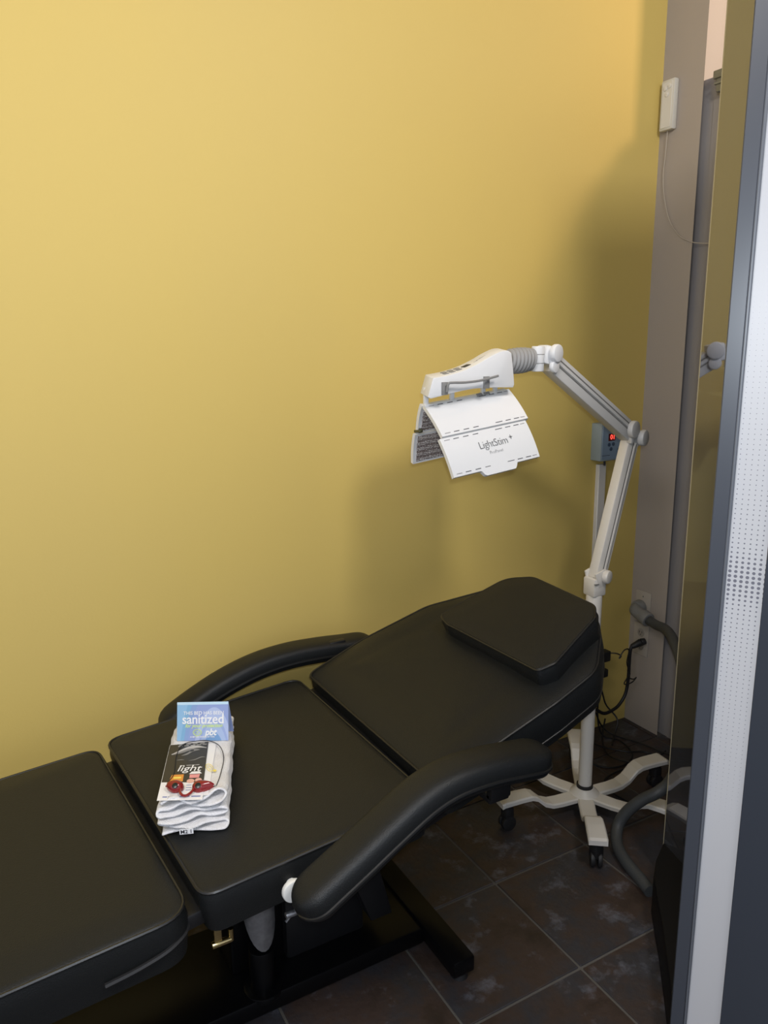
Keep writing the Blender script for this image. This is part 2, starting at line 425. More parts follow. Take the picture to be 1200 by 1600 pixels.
# back section, tapering towards the head
plB = Plane(.73, .622, .30)
bo = [(.738, 1.775), (.92, 1.80), (1.13, 1.79), (1.30, 1.70), (1.375, 1.60), (1.375, 1.36), (1.295, 1.262), (1.20, 1.175), (1.07, 1.160), (.90, 1.155), (.748, 1.16)]
bo = densify(rounded(bo, [.03, .2, .10, .1, .07, .07, .1, .10, .2, .2, .03], 5))
bm, rim = cushion(plB, bo, .105, dip=.3, crown=.017, inset_bot=.012)
back = obj('backrest', bm, LEATHER, BED)
b = nb(); tube(b, rim, .0032, 6, closed=True, smooth=False); obj('piping', b, PIPING, back)
b = nb(); tube(b, [pl for pl in [plB.p(x+ (1.05-x)*.015, y+(1.47-y)*.015, -.078) for x, y in bo]], .004, 6, closed=True, smooth=False); obj('piping', b, PIPING, back)
# wedge pillow: thin at the foot side, thick at the crown
plP = Plane(1.05, .775, .325)
po = densify(rounded([(1.052, 1.565), (1.065, 1.625), (1.28, 1.615), (1.325, 1.55), (1.312, 1.30), (1.275, 1.262), (1.10, 1.205), (1.06, 1.215)], [.02, .03, .06, .05, .05, .04, .02, .015], 5), .04)
bm, rim = cushion(plP, po, .06, crown=.006, soft=.012, inset_bot=-.008, hb=lambda x, y: -.058-.02*(x-1.05)/.27)
pil = obj('head_cushion', bm, LEATHER, BED)
b = nb(); tube(b, rim, .0030, 6, closed=True, smooth=False); obj('piping', b, PIPING, pil)
# armrests
def armrest(pts, w, h, yc, tilt=0):
    P = smoothpts(pts, 7); n = len(P); bm = nb(); R = []; ns = 22; rimL = []; rimR = []; L_ = [0]
    for a_, b_ in zip(P, P[1:]): L_.append(L_[-1]+(b_-a_).length)
    T = L_[-1]
    for i, p in enumerate(P):
        d = (P[min(i+1, n-1)]-P[max(i-1, 0)]).normalized(); N = V((-d.z, 0, d.x)); s = V((0, 1, 0))
        e = min(L_[i], T-L_[i]); r0 = .045; q = 1 if e > r0 else math.sqrt(max(0, 1-((r0-e)/r0)**2)); q = max(q, .22)
        qh = max(.45, q**.6)
        ring = []
        for k in range(ns):
            a = 2*PI*k/ns; c, s_ = math.cos(a), math.sin(a)
            ex = .62 if s_ > 0 else .45
            ring.append(bm.verts.new(p+s*(math.copysign(abs(c)**.62, c)*w/2*q)+N*(math.copysign(abs(s_)**ex, s_)*h/2*qh)))
        R.append(ring)
        rimL.append(p+s*w/2*q*1.0-N*h*.14*qh); rimR.append(p-s*w/2*q*1.0-N*h*.14*qh)
    for A, B in zip(R, R[1:]):
        for i in range(ns): bm.faces.new((A[i], A[(i+1) % ns], B[(i+1) % ns], B[i]))
    bm.faces.new(R[0]); bm.faces.new(R[-1])
    o = obj('armrest', bm, LEATHER, BED)
    b = nb(); tube(b, rimL+rimR[::-1], .0035, 6, closed=True, smooth=False); obj('piping', b, PIPING, o)
    return o
NA = [(.405, 1.06, .545), (.433, 1.06, .562), (.473, 1.06, .584), (.524, 1.06, .612), (.591, 1.06, .650), (.659, 1.06, .685), (.72, 1.06, .700), (.80, 1.06, .700), (.88, 1.06, .690), (.955, 1.06, .680)]
armrest(NA, .088, .062, 1.06)
armrest([(.36, 1.87, .525), (.444, 1.87, .572), (.534, 1.87, .612), (.626, 1.87, .638), (.72, 1.87, .648), (.818, 1.87, .645), (.91, 1.87, .637), (.985, 1.87, .632)], .088, .06, 1.87)
for y, s, z in ((1.112, 1, .553), (1.826, -1, .560)):
    b = nb(); cyl(b, (.419, y-.006*s, z-.008), (.419, y+.006*s, z-.008), .0215, n=28, bev=.003); cyl(b, (.424, y, z-.008), (.424, y+.09*s, z-.02), .009, n=14)
    obj('pivot_cap', b, mat('pivot_white', (.75, .75, .72), .4) if s > 0 else RUBBER, BED)
    yy = y-.02*s
    b = nb(); obox(b, (.86, yy+.06*s, .60), (.05, .13, .022), (1, 0, 0), (0, 1, 0), .004)
    obox(b, (.86, yy-.0*s, .635), (.05, .02, .075), (1, 0, 0), (0, 1, 0), .004); obj('arm_bracket', b, MATTEB, BED)
# lifting frame, dark gap fillers, column and base
b = nb()
for y in (1.27, 1.67):
    obox(b, (.46, y, .468), (.60, .03, .04), (1, 0, .086), (0, 1, 0), .004)
    obox(b, (1.0, y, .595), (.62, .03, .035), (1, 0, .30), (0, 1, 0), .004)
    obox(b, (-.2, y, .435), (.75, .03, .03), (1, 0, .075), (0, 1, 0), .004)
for x in (.30, .62): obox(b, (x, 1.47, .455), (.04, .42, .04), (1, 0, 0), (0, 1, 0), .004)
obox(b, (.229, 1.465, .512), (.046, .60, .03), (.996, .083, .08), (-.083, .996, 0), .004); obox(b, (.735, 1.47, .572), (.04, .58, .03), (1, 0, .2), (0, 1, 0), .004)  # black filler bars, added so the gaps between cushions stay dark
obox(b, (.80, 1.47, .49), (.10, .46, .05), (1, 0, .3), (0, 1, 0), .006)
pieces('under_frame_and_gap_filler', b, MATTEB, BED)
b = nb(); box(b, .40, .56, 1.49, 1.60, .05, .46, .008); obj('column_housing', b, BASEB, BED)
b = nb(); cyl(b, (.455, 1.43, .045), (.455, 1.43, .16), .030, n=28, bev=.002); cyl(b, (.455, 1.43, .04), (.455, 1.43, .055), .045, n=28, bev=.002)
obj('column_foot', b, BASEB, BED)
# polished sleeve, cut off at a slant at its lower end
b = nb(); n = 28; A = []; B_ = []
for i in range(n):
    a = 2*PI*i/n; x, y = .452+.037*math.cos(a), 1.43+.037*math.sin(a)
    A.append(b.verts.new((x, y, (.175+2.6*(y-1.393)) if y < 1.47 else .4))); B_.append(b.verts.new((x, y, .46)))
for i in range(n): b.faces.new((A[i], A[(i+1) % n], B_[(i+1) % n], B_[i]))
b.faces.new(A); b.faces.new(B_); obj('column_sleeve', b, CHROME, BED)
b = nb(); box(b, .53, .74, 1.47, 1.63, .05, .30, .01); prism(b, [(.62, 1.43, .43), (.72, 1.43, .43), (.80, 1.43, .10), (.74, 1.43, .10)], (0, .10, 0), .004)
cyl(b, (.60, 1.40, .36), (.60, 1.56, .36), .02); pieces('lift_strut', b, MATTEB, BED)
b = nb(); box(b, -.45, .872, 1.395, 1.67, .006, .052, .006); obj('base_plate', b, BASEB, BED, label='glossy black base plate')
b = nb(); box(b, .866, .926, 1.252, 1.70, .016, .060, .005); obj('base_crossbar', b, BASEB, BED)
b = nb(); box(b, -.52, -.45, 1.235, 1.72, .016, .060, .005); obj('base_crossbar', b, BASEB, BED)
for x in (.896, -.485):
    for y in (1.275, 1.675):
        b = nb(); cyl(b, (x, y, 0), (x, y, .017), .022, .018, n=18); obj('rubber_foot', b, RUBBER, BED)
b = nb(); cyl(b, (.288, 1.20, .418), (.325, 1.20, .418), .0065, n=12, bev=.001); cyl(b, (.325, 1.20, .415), (.325, 1.20, .440), .005, n=10)
obox(b, (.300, 1.20, .445), (.014, .006, .05), (1, 0, 0), (0, 1, 0), .001); obox(b, (.312, 1.205, .462), (.05, .01, .016), (1, 0, 0), (0, 1, 0), .001)
obj('latch', b, BRASS, BED, label='small gold latch')
b = nb(); cyl(b, (.47, 1.30, .330), (.50, 1.30, .330), .007, n=12, bev=.001); cyl(b, (.47, 1.30, .315), (.50, 1.30, .345), .003, n=8); obj('bolt', b, CHROME, BED)

# ------------------------------------------------------------------ towel, leaflets, card, goggles
TW = V((.238, 1.333, 0)); TU = V((.929, -.370, 0)).normalized(); TV = V((.345, .938, 0)).normalized()
def seatz(p): return plS.p(p.x, p.y, .007).z
def make_towel():
    bm = nb(); wd, ln, lay, th = .122, .325, 6, .0112
    path = []    # serpentine (u, level)
    k = 13
    for L in range(lay):
        rng = [i/k for i in range(k+1)]
        if L % 2: rng = rng[::-1]
        for u in rng: path.append((u, L))
        if L < lay-1:
            e = rng[-1]; sgn = 1 if e > .5 else -1
            path.append((e+sgn*.035, L+.25)); path.append((e+sgn*.045, L+.5)); path.append((e+sgn*.035, L+.75))
    nv = 30; rows = []
    for j in range(nv+1):
        v = j/nv; f = math.exp(-v*7.0); row = []
        for (u, L) in path:
            amp = .0062*f
            lvl = L*th+.003
            wob = amp*(math.sin(u*9.5+L*1.1)*.8+math.sin(u*17+L*2.0)*.4)*(L/(lay-1)*.6+.4)
            puff = 0
            if L >= 4: puff = f*.0065*math.exp(-((u-.88)/.13)**2)*(1 if L >= 5 else .3)
            if L >= 5: puff += f*.004*math.exp(-((u-.15)/.12)**2)
            if L <= .5: wob *= .3
            inn = .0014*math.sin(v*23+L)+.001*math.sin(v*57+L*3)
            x = TW+TU*(u*wd+inn)+TV*(v*ln+ .006*math.sin(u*5+L*1.7)*f + .0036*L*f + .003*f*math.sin(u*(5+L)+L*2.3))
            z = seatz(x)+lvl+wob+puff+.0006*math.sin(v*40+u*22)
            row.append(bm.verts.new((x.x, x.y, z)))
        rows.append(row)
    for A, B in zip(rows, rows[1:]):
        for i in range(len(A)-1): bm.faces.new((A[i], A[i+1], B[i+1], B[i]))
    o = obj('towel', bm, TOWEL, origin=(TW.x, TW.y, seatz(TW)))
    s = o.modifiers.new('thick', 'SOLIDIFY'); s.thickness = .0056; s.offset = 0
    s2 = o.modifiers.new('sub', 'SUBSURF'); s2.levels = 1; s2.render_levels = 1
    return tag(o, 'folded white terry towel on the seat of the black bed', 'towel')
towel = make_towel()
TOPZ = lambda x, y: plS.p(x, y, .007).z+.003+5*.0112+.0037
# care label sewn between the lowest layers
zt = seatz(TW)
b = nb(); q = TW+TU*.050-TV*.0085+V((0, 0, zt+.0150)); Nn = (-TV).normalized()
obox(b, q, (.026, .011, .0008), TU, V((0, 0, 1)), .0002, 1); tg = obj('care_tag', b, PAPER, towel)
text('M2 1', .011, DARKINK, tg, q+Nn*.0006, TU, V((0, 0, 1)), Nn, offset=.0001)

def sheet(name, pts, lift, m, label, cat, th=.0004):
    P3 = [V((x, y, TOPZ(x, y)+lift)) for x, y in pts]; b = nb(); prism(b, P3, (0, 0, th)); c = sum(P3, V())/len(P3)
    return tag(obj(name, b, m, origin=c, smooth=False), label, cat), P3
white_leaf, WL = sheet('leaflet', [(.252, 1.352), (.330, 1.316), (.399, 1.488), (.330, 1.538)], .0010, PAPER, 'plain white leaflet with a yellow emblem, under the dark flyer', 'leaflet')
flyer, FL = sheet('flyer', [(.241, 1.357), (.316, 1.306), (.387, 1.503), (.312, 1.543)], .0024, PAPER, 'dark flyer with a grey face and the word light on the towel', 'flyer')
fo = FL[0]; fU = (FL[1]-FL[0]); fV = (FL[3]-FL[0]); fUn = fU.normalized(); fN = fU.cross(fV).normalized(); fVn = fN.cross(fUn)
def fp(u, v): # bilinear on the flyer
    return FL[0]*(1-u)*(1-v)+FL[1]*u*(1-v)+FL[2]*u*v+FL[3]*(1-u)*v+V((0, 0, .0004))
b = nb(); flat(b, [fp(0.01, .30), fp(.985, .27), fp(.995, .995), fp(.005, .995)], .0001, fN); obj('printed_picture', b, PHOTOBK, flyer, smooth=False)
def blob(u0, v0, ru, rv, rot, n=18, wob=.0, lift=.0004):
    P = []
    for i in range(n):
        a = 2*PI*i/n; r = 1+wob*math.sin(3*a+1); x, y = ru*math.cos(a)*r, rv*math.sin(a)*r
        P.append(fp(u0+x*math.cos(rot)-y*math.sin(rot), v0+x*math.sin(rot)+y*math.cos(rot)))
    return P
def stroke(pts, w, n=7):  # tapering stroke
    S = smoothpts([V((*p, 0)) for p in pts], n); L_, R_ = [], []
    for i, p in enumerate(S):
        d = (S[min(i+1, len(S)-1)]-S[max(i-1, 0)]).normalized(); nn = V((-d.y, d.x, 0)); t = i/(len(S)-1); ww = w*math.sin(PI*min(max(t, .06), .94))
        L_.append(fp(*(p+nn*ww).xy)); R_.append(fp(*(p-nn*ww).xy))
    return L_+R_[::-1]
b = nb(); flat(b, stroke([(.10, .80), (.28, .845), (.5, .90), (.72, .915), (.96, .88)], .030), .0004, fN); obj('printed_picture', b, PRLG, flyer, smooth=False)
b = nb()
flat(b, stroke([(.12, .79), (.34, .83), (.55, .87), (.78, .86)], .022), .0005, fN)
flat(b, stroke([(.36, .76), (.50, .79), (.62, .84), (.80, .85)], .020), .0006, fN)
flat(b, stroke([(.56, .66), (.70, .67), (.86, .71), (.97, .70)], .008), .0005, fN)
flat(b, stroke([(.25, .68), (.36, .685), (.45, .68)], .006), .0005, fN)
pieces('printed_picture', b, PRG, flyer, smooth=False)
b = nb(); flat(b, blob(.60, .845, .055, .018, .1), .0008, fN); obj('printed_picture', b, PHOTOBK, flyer, smooth=False)
b = nb()
for r, (v0, us) in enumerate(((.975, (.30, .48, .66, .84)), (.95, (.28, .44, .60, .76, .90)), (.575, (.42, .58, .70, .78)))):
    for u in us: flat(b, [fp(u-.055, v0-.005), fp(u+.055, v0-.005), fp(u+.055, v0+.005), fp(u-.055, v0+.005)], .0004, fN)
obj('fine_print', b, PRLG, flyer, smooth=False, kind='stuff')
text('light', .030, PRW, flyer, fp(.62, .515)+fN*.0005, fUn, fVn, fN, offset=.0001)
b = nb(); flat(b, [fp(.17, .30), fp(.50, .30), fp(.50, .42), fp(.22, .42)], .0004, fN); obj('printed_picture', b, PRO, flyer, smooth=False)
b = nb(); flat(b, [fp(.27, .35), fp(.45, .35), fp(.45, .38), fp(.27, .38)], .0006, fN); obj('printed_picture', b, PRY, flyer, smooth=False)
b = nb(); flat(b, [fp(.62, .42), fp(.92, .42), fp(.86, .46), fp(.68, .46)], .0004, fN); obj('printed_picture', b, PRW, flyer, smooth=False)
b = nb(); flat(b, [fp(.64, .35), fp(.86, .35), fp(.88, .41), fp(.64, .41)], .0005, fN); obj('printed_picture', b, PRP, flyer, smooth=False)
b = nb(); flat(b, blob(.68, .30, .09, .035, 0), .0005, fN); flat(b, blob(.86, .31, .08, .032, 0), .0006, fN); pieces('printed_picture', b, PRS, flyer, smooth=False)
b = nb()
for u in (.16, .28, .40, .52, .66, .80, .90): flat(b, [fp(u-.05, .045), fp(u+.05, .045), fp(u+.05, .06), fp(u-.05, .06)], .0004, fN)
for v_ in (.23, .19, .15): flat(b, [fp(.60, v_), fp(.72, v_), fp(.72, v_+.008), fp(.60, v_+.008)], .0004, fN)
obj('fine_print', b, BLUEINK, flyer, smooth=False, kind='stuff')
# yellow emblem on the white leaflet
b = nb(); ez = TOPZ(.40, 1.43)+.0016
c = V((.358, 1.400, ez)); tube(b, [c+V((math.cos(a)*.0065, math.sin(a)*.015, 0)) for a in [i*PI/6 for i in range(12)]], .0006, 5, closed=True, k=2)
tube(b, [c+V((math.cos(a)*.003, math.sin(a)*.007, 0)) for a in [i*PI/5 for i in range(10)]], .0005, 5, closed=True, k=2)
cyl(b, c+V((.006, -.017, -.0002)), c+V((.006, -.017, .0006)), .0035, n=12); obj('emblem', b, PRY, white_leaf)

# tent card leaning back on the towel
cb0, cb1 = V((.330, 1.554, TOPZ(.330, 1.554)+.0003)), V((.425, 1.484, TOPZ(.425, 1.484)+.0003))
cU = (cb1-cb0).normalized(); cw = (cb1-cb0).length
top0 = V((.347, 1.578, .7275)); cV = (top0-cb0); cV = (cV-cU*cV.dot(cU)); ch = cV.length; cV.normalize(); cN = cU.cross(cV)
CARDT = thing('tent_card', (cb0+cb1)/2, 'blue folded card reading sanitized, propped on the towel', 'card')
b = nb(); obox(b, cb0+cU*cw/2+cV*(ch*.5), (cw, ch, .0006), cU, cV)
fr = obj('front_face', b, CARD, CARDT, smooth=False)
ctop = cb0+cV*ch
b = nb(); prism(b, [ctop+cN*.0004-cV*.006, ctop+cN*.0004+cU*cw-cV*.006, ctop+cN*.0004+cU*cw, ctop+cN*.0004], cN*.0003); obj('fold', b, mat('pale_blue_print', (.50, .68, .80), .4), CARDT, smooth=False)
bk = V((-cU.y, cU.x, 0)).normalized(); bk = bk if bk.y > 0 else -bk
bend = cb0+bk*.037; bend.z = TOPZ(bend.x, bend.y)+.0005
b = nb(); prism(b, [ctop-cN*.0004, ctop+cU*cw-cN*.0004, bend+cU*cw, bend], -bk*.0006); obj('rear_face', b, CARD, CARDT, smooth=False)
def ct(s, size, v, mtl, u=.5, **k): return text(s, size, mtl, CARDT, cb0+cU*cw*u+cV*ch*v+cN*.0005, cU, cV, cN, **k)
ct('THIS BED HAS BEEN', .0105, .71, PRW, u=.52, offset=.00012)
ct('sanitized', .0285, .545, PRW, u=.51, offset=.00045, spacing=.98)
ct('for your protection', .0108, .385, PRGN, u=.52, shear=.35, offset=.0002)
ct('pbt', .020, .215, PRW, u=.655, shear=.25, offset=.0005, spacing=.95)
ct('A BETTER SHADE OF YOU', .0048, .10, PRW, u=.50, offset=.0001)
b = nb(); c = cb0+cU*cw*.40+cV*ch*.215+cN*.0009
tube(b, [c+cU*math.cos(a)*.0098+cV*math.sin(a)*.0066 for a in [i*PI/8 for i in range(16)]], .0007, 5, closed=True, k=2)
tube(b, [c+cU*(math.cos(a)*.0034-.004)+cV*math.sin(a)*.0034 for a in [i*PI/4 for i in range(8)]], .0004, 5, closed=True, k=2)
tube(b, [c+cU*(math.cos(a)*.0034+.004)+cV*math.sin(a)*.0034 for a in [i*PI/4 for i in range(8)]], .0004, 5, closed=True, k=2)
tube(b, [c-cU*.002-cV*.0065, c-cU*.003-cV*.010], .0005, 5)
obj('emblem', b, PRGN, CARDT)

# goggles with their elastic cord
GZ = TOPZ(.30, 1.35)+.0030
GOG = thing('tanning_goggles', (.297, 1.350, GZ), 'red goggles with black lenses and an elastic cord on the flyer', 'goggles')
gU = V((.052, -.030, 0)).normalized(); gV = V((.50, .866, 0)).normalized()
gV = V((-gU.y, gU.x, 0)); gZ = V((0, 0, 1))
gc = V((.300, 1.352, GZ))
def gp(u, v, z=0): return gc+gU*u+gV*v+gZ*z
for s in (-1, 1):
    b = nb(); R = []; n = 20
    # tear-drop eyecup shell: wide by the nose, drawn out to the temple
    for h, sc in ((0, 1.0), (.004, 1.04), (.010, .96), (.014, .78), (.0165, .50), (.0175, .2)):
        ring = []
        for i in range(n):
            a = 2*PI*i/n; c_, s_ = math.cos(a), math.sin(a)
            ux = .0165*c_ + (.010*max(0, c_)**2.2 if s > 0 else .002*max(0, c_)); vy = .0125*s_*(1-.45*max(0, c_)**2)
            ring.append(b.verts.new(gp(s*(.0250+ux*sc), .003+vy*sc+ (.004*max(0, c_)*sc), h+.001)))
        R.append(ring)
    for A, B in zip(R, R[1:]):
        for i in range(n): b.faces.new((A[i], A[(i+1) % n], B[(i+1) % n], B[i]))
    b.faces.new(R[0]); b.faces.new(R[-1])
    cup = obj('eyecup', b, REDPL, GOG)
    b = nb(); lc = gp(s*.0225, -.0035, .0120); ld = (gZ*.8-gV*.6).normalized(); cyl(b, lc-ld*.002, lc+ld*.0045, .0056, n=18, bev=.0006); obj('lens', b, LENS, cup)
b = nb(); tube(b, [gp(-.014, -.002, .008), gp(-.012, -.012, .006), gp(-.006, -.020, .004), gp(0, -.0225, .0035), gp(.006, -.020, .004), gp(.012, -.012, .006), gp(.014, -.002, .008)], .0026, 8)
obj('nose_bridge', b, REDPL, GOG)
b = nb(); tube(b, [gp(.055, .006, .006)]+[V((x, y, TOPZ(x, y)+.0045)) for x, y in ((.370, 1.364), (.393, 1.416), (.400, 1.468), (.386, 1.504), (.361, 1.520), (.335, 1.523), (.313, 1.490), (.291, 1.425), (.272, 1.400))]+[gp(-.040, .008, .006)], .00085, 6, k=8)
obj('elastic_cord', b, CORDM, GOG)
for s, u in ((1, .050), (-1, -.040)):
    b = nb(); tube(b, [gp(u*.75, .004, .012), gp(u, .006, .007), gp(u*1.12, .007, .005)], .0016, 7); obj('cord_clip', b, LENS if s > 0 else REDPL, GOG)

# ------------------------------------------------------------------ lamp: stand, arms, head
HX, HY = 1.640, 1.632
LAMP = thing('light_therapy_lamp', (HX, HY, 0), 'white therapy lamp on a wheeled stand with a jointed arm and folding panels', 'lamp')
b = nb(); cyl(b, (HX, HY, .048), (HX, HY, .074), .050, .030, n=30, bev=.003); obj('hub', b, CREAMW, LAMP)
b = nb(); cyl(b, (HX, HY, .074), (HX, HY, .084), .0265, n=24); cyl(b, (HX, HY, .58), (HX, HY, .585), .0228, n=24); pieces('collar', b, RUBBER, LAMP)
b = nb(); cyl(b, (HX, HY, .08), (HX, HY, .585), .0215, n=28); cyl(b, (HX, HY, .584), (HX, HY, .735), .0245, n=28, bev=.002)
pole = obj('pole', b, CREAMW, LAMP)
b = nb()
for z in (.66, .64): cyl(b, (HX-.010, HY-.026, z), (HX-.008, HY-.019, z), .0035, n=10)
pieces('screw', b, GROOVE, pole)
for a in (-127, -67, -7, 53, 113, 173):
    ar = math.radians(a); d = V((math.cos(ar), math.sin(ar), 0)); s = V((-d.y, d.x, 0)); c = V((HX, HY, 0))
    prof = [(.0, .050, .026), (.10, .050, .025), (.135, .053, .025), (.165, .066, .025), (.195, .094, .026), (.215, .103, .027), (.25, .105, .028), (.315, .104, .0285), (.324, .100, .027)]
    b = nb(); th = .011; R = []
    for r_, z, hw in prof:
        p = c+d*r_+V((0, 0, z))
        R.append([b.verts.new(p+s*hw), b.verts.new(p+s*(hw-.004)+V((0, 0, .004))), b.verts.new(p-s*(hw-.004)+V((0, 0, .004))), b.verts.new(p-s*hw), b.verts.new(p-s*hw-V((0, 0, th))), b.verts.new(p+s*hw-V((0, 0, th)))])
    for A, B in zip(R, R[1:]):
        for i in range(6): b.faces.new((A[i], A[(i+1) % 6], B[(i+1) % 6], B[i]))
    b.faces.new(R[0]); b.faces.new(R[-1]); lg = obj('leg', b, CREAMW, LAMP, smooth=False)
    p = c+d*.292
    b = nb(); cyl(b, p+V((0, 0, .072)), p+V((0, 0, .096)), .017, .019, n=18)
    box(b, p.x-.016, p.x+.016, p.y-.016, p.y+.016, .030, .076, .006)
    for q in (-1, 1): cyl(b, p+s*q*.004+V((0, 0, .0245)), p+s*q*.017+V((0, 0, .0245)), .024, n=22, bev=.003)
    obj('caster', b, RUBBER, lg)

B0 = V((1.641, 1.632, .765)); E0 = V((1.795, 1.665, 1.212)); J0 = V((1.432, 1.652, 1.452))
def disc(b, c, ax, r, t, n=26, mi=0): cyl(b, V(c)-V(ax)*t/2, V(c)+V(ax)*t/2, r, n=n, bev=min(.006, t*.3), mi=mi)
# yoke on top of the pole
b = nb(); obox(b, (HX, HY, .762), (.050, .050, .058), (1, 0, 0), (0, 1, 0), .006)
for s in (-1, 1): obox(b, (HX+.006, HY+s*.022, .79), (.044, .008, .05), (1, 0, .3), (0, 1, 0), .003)
disc(b, (HX+.020, HY-.030, .795), (-.35, 1, 0), .021, .018); obj('lower_joint', b, CREAMW, LAMP)
b = nb(); obox(b, (HX-.018, HY-.026, .776), (.016, .002, .006), (1, 0, 0), (0, 0, 1)); obj('lower_joint_slot', b, GROOVE, LAMP)
def arm(p0, p1, w, h, mtl, t0, t1, name):
    d = (p1-p0).normalized(); q0 = p0+d*t0; q1 = p1-d*t1; L = (q1-q0).length; c = (q0+q1)/2
    b = nb(); obox(b, c, (L, w, h), d, V((0, 1, 0)), .004); o = obj(name, b, mtl, LAMP)
    side = V((0, 1, 0)); side = (side-d*side.dot(d)).normalized(); nn = d.cross(side)
    b = nb()
    for f in (-.26, .02): obox(b, c-side*(w/2+.0002)+nn*h*f, (L*.99, .0012, .0035), d, side)
    pieces(name+'_groove', b, GROOVE, o)
    b = nb(); obox(b, c-side*(w/2+.0015)-nn*h*.12, (L*.99, .004, h*.16), d, side, .001); obj(name+'_rib', b, mtl, o)
    return o
arm(V((HX+.004, HY, .775)), E0, .036, .046, CREAMW, .01, .02, 'lower_arm')
arm(E0, J0, .042, .056, GREYARM, .015, .02, 'upper_arm')
b = nb(); dU = (J0-E0).normalized()
obox(b, E0+V((.004, 0, -.004)), (.055, .044, .05), (1, 0, -.5), (0, 1, 0), .01)
disc(b, E0+V((-.022, -.030, .022)), (-.28, 1, 0), .027, .018); disc(b, E0+V((.018, -.032, -.006)), (-.35, 1, 0), .025, .02)
obox(b, E0+V((-.026, -.022, .012)), (.012, .02, .066), (1, 0, 0), (0, 1, 0), .003)
obj('elbow_joint', b, GREYARM, LAMP)
b = nb(); disc(b, J0+V((.012, -.030, .014)), (-.3, 1, 0), .025, .018); obox(b, J0+V((.004, 0, .008)), (.05, .046, .052), (1, 0, -.2), (0, 1, 0), .008)
disc(b, J0+V((.010, -.026, -.022)), (-.3, 1, 0), .018, .014)
obj('upper_joint', b, WHITE, LAMP)
b = nb(); cyl(b, J0+V((-.038, -.012, -.034)), J0+V((-.038, -.012, .034)), .0175, n=22, bev=.002); obox(b, J0+V((-.062, -.004, 0)), (.045, .038, .050), (1, 0, 0), (0, 1, 0), .010)
obj('swivel', b, WHITE, LAMP)
b = nb()
for z in (-.012, .012): cyl(b, J0+V((-.038, -.012, z-.0008)), J0+V((-.038, -.012, z+.0008)), .0179, n=22)
pieces('swivel_ring', b, GROOVE, LAMP)
# ribbed flexible neck
b = nb(); nx0, nx1 = 1.292, 1.372; R = []; n = 26; kk = 66
for i in range(kk+1):
    t = i/kk; x = nx0+(nx1-nx0)*t; r_ = .029+.003*math.sin(PI*t)+.0035*abs(math.sin(t*PI*6.5))-.006*max(0, t-.75)
    R.append([b.verts.new((x+.012*math.sin(2*PI*j/n)*.4, 1.645+r_*math.cos(2*PI*j/n)*.95, 1.4475+.002*t+r_*math.sin(2*PI*j/n))) for j in range(n)])
for A, B in zip(R, R[1:]):
    for i in range(n): b.faces.new((A[i], A[(i+1) % n], B[(i+1) % n], B[i]))
b.faces.new(R[0]); b.faces.new(R[-1]); obj('flexible_neck', b, BELLOWS, LAMP)
# control housing
Y0, Y1 = 1.612, 1.684
prof = smoothpts([(1.037, 0, 1.413), (1.080, 0, 1.418), (1.13, 0, 1.429), (1.175, 0, 1.445), (1.215, 0, 1.463), (1.248, 0, 1.4745), (1.270, 0, 1.476)], 4)
pts = [(p.x, Y0, p.z) for p in prof]+[(1.281, Y0, 1.470), (1.288, Y0, 1.43), (1.293, Y0, 1.388)]+[(p.x, Y0, p.z) for p in smoothpts([(1.29, 0, 1.380), (1.16, 0, 1.3815), (1.03, 0, 1.362)], 4)]+[(1.021, Y0, 1.366)]
b = nb(); prism(b, pts, (.022, Y1-Y0, .006), .0035); hous = obj('control_housing', b, WHITE, LAMP)
hv = V((.022, Y1-Y0, .006))
def on_top(x, t): # point on the housing's top at x, fraction t across
    for p, q in zip(prof, prof[1:]):
        if p.x <= x <= q.x:
            z = p.z+(q.z-p.z)*(x-p.x)/(q.x-p.x); return V((x, Y0, z))+hv*t, (q-p).normalized()
for i in range(3):
    for j in range(2):
        p, d = on_top(1.084+.020*i, .36+.30*j); b = nb(); obox(b, p+V((0, 0, .0008)), (.013, .013, .0025), d, hv, .0007, 1); obj('button', b, GREYD, hous)
p, d = on_top(1.150, .5); b = nb(); obox(b, p+V((0, 0, .0006)), (.020, .020, .0016), d, hv, .0004, 1); obj('display', b, DARKINK, hous)
p, d = on_top(1.193, .5); text('LightStim', .011, GREYINK, hous, p+V((0, 0, .0004)), d, hv, d.cross(hv), offset=-.0001)
# handle bar on the near side
b = nb(); tube(b, [(1.070, 1.600, 1.378), (1.072, 1.596, 1.398), (1.085, 1.594, 1.4005), (1.12, 1.592, 1.400), (1.17, 1.592, 1.4035), (1.225, 1.594, 1.413)], .0032, 8, k=5)
for x, z0, z1 in ((1.069, 1.374, 1.402), (1.198, 1.385, 1.412)): box(b, x-.008, x+.008, 1.604, 1.612, z0-.004, z1, .001)
obj('handle', b, GREYD, hous)
b = nb()
for x, z in ((1.070, 1.392), (1.198, 1.400)): cyl(b, (x, 1.601, z), (x, 1.6045, z), .0025, n=10)
pieces('screw', b, CHROME, hous)
b = nb()
for x in (1.045, 1.125, 1.225, 1.265): box(b, x-.006, x+.006, 1.655, 1.664, 1.335+.11*(x-1.034)+.004, 1.388, .001)
pieces('hinge_post', b, WHITE, LAMP)
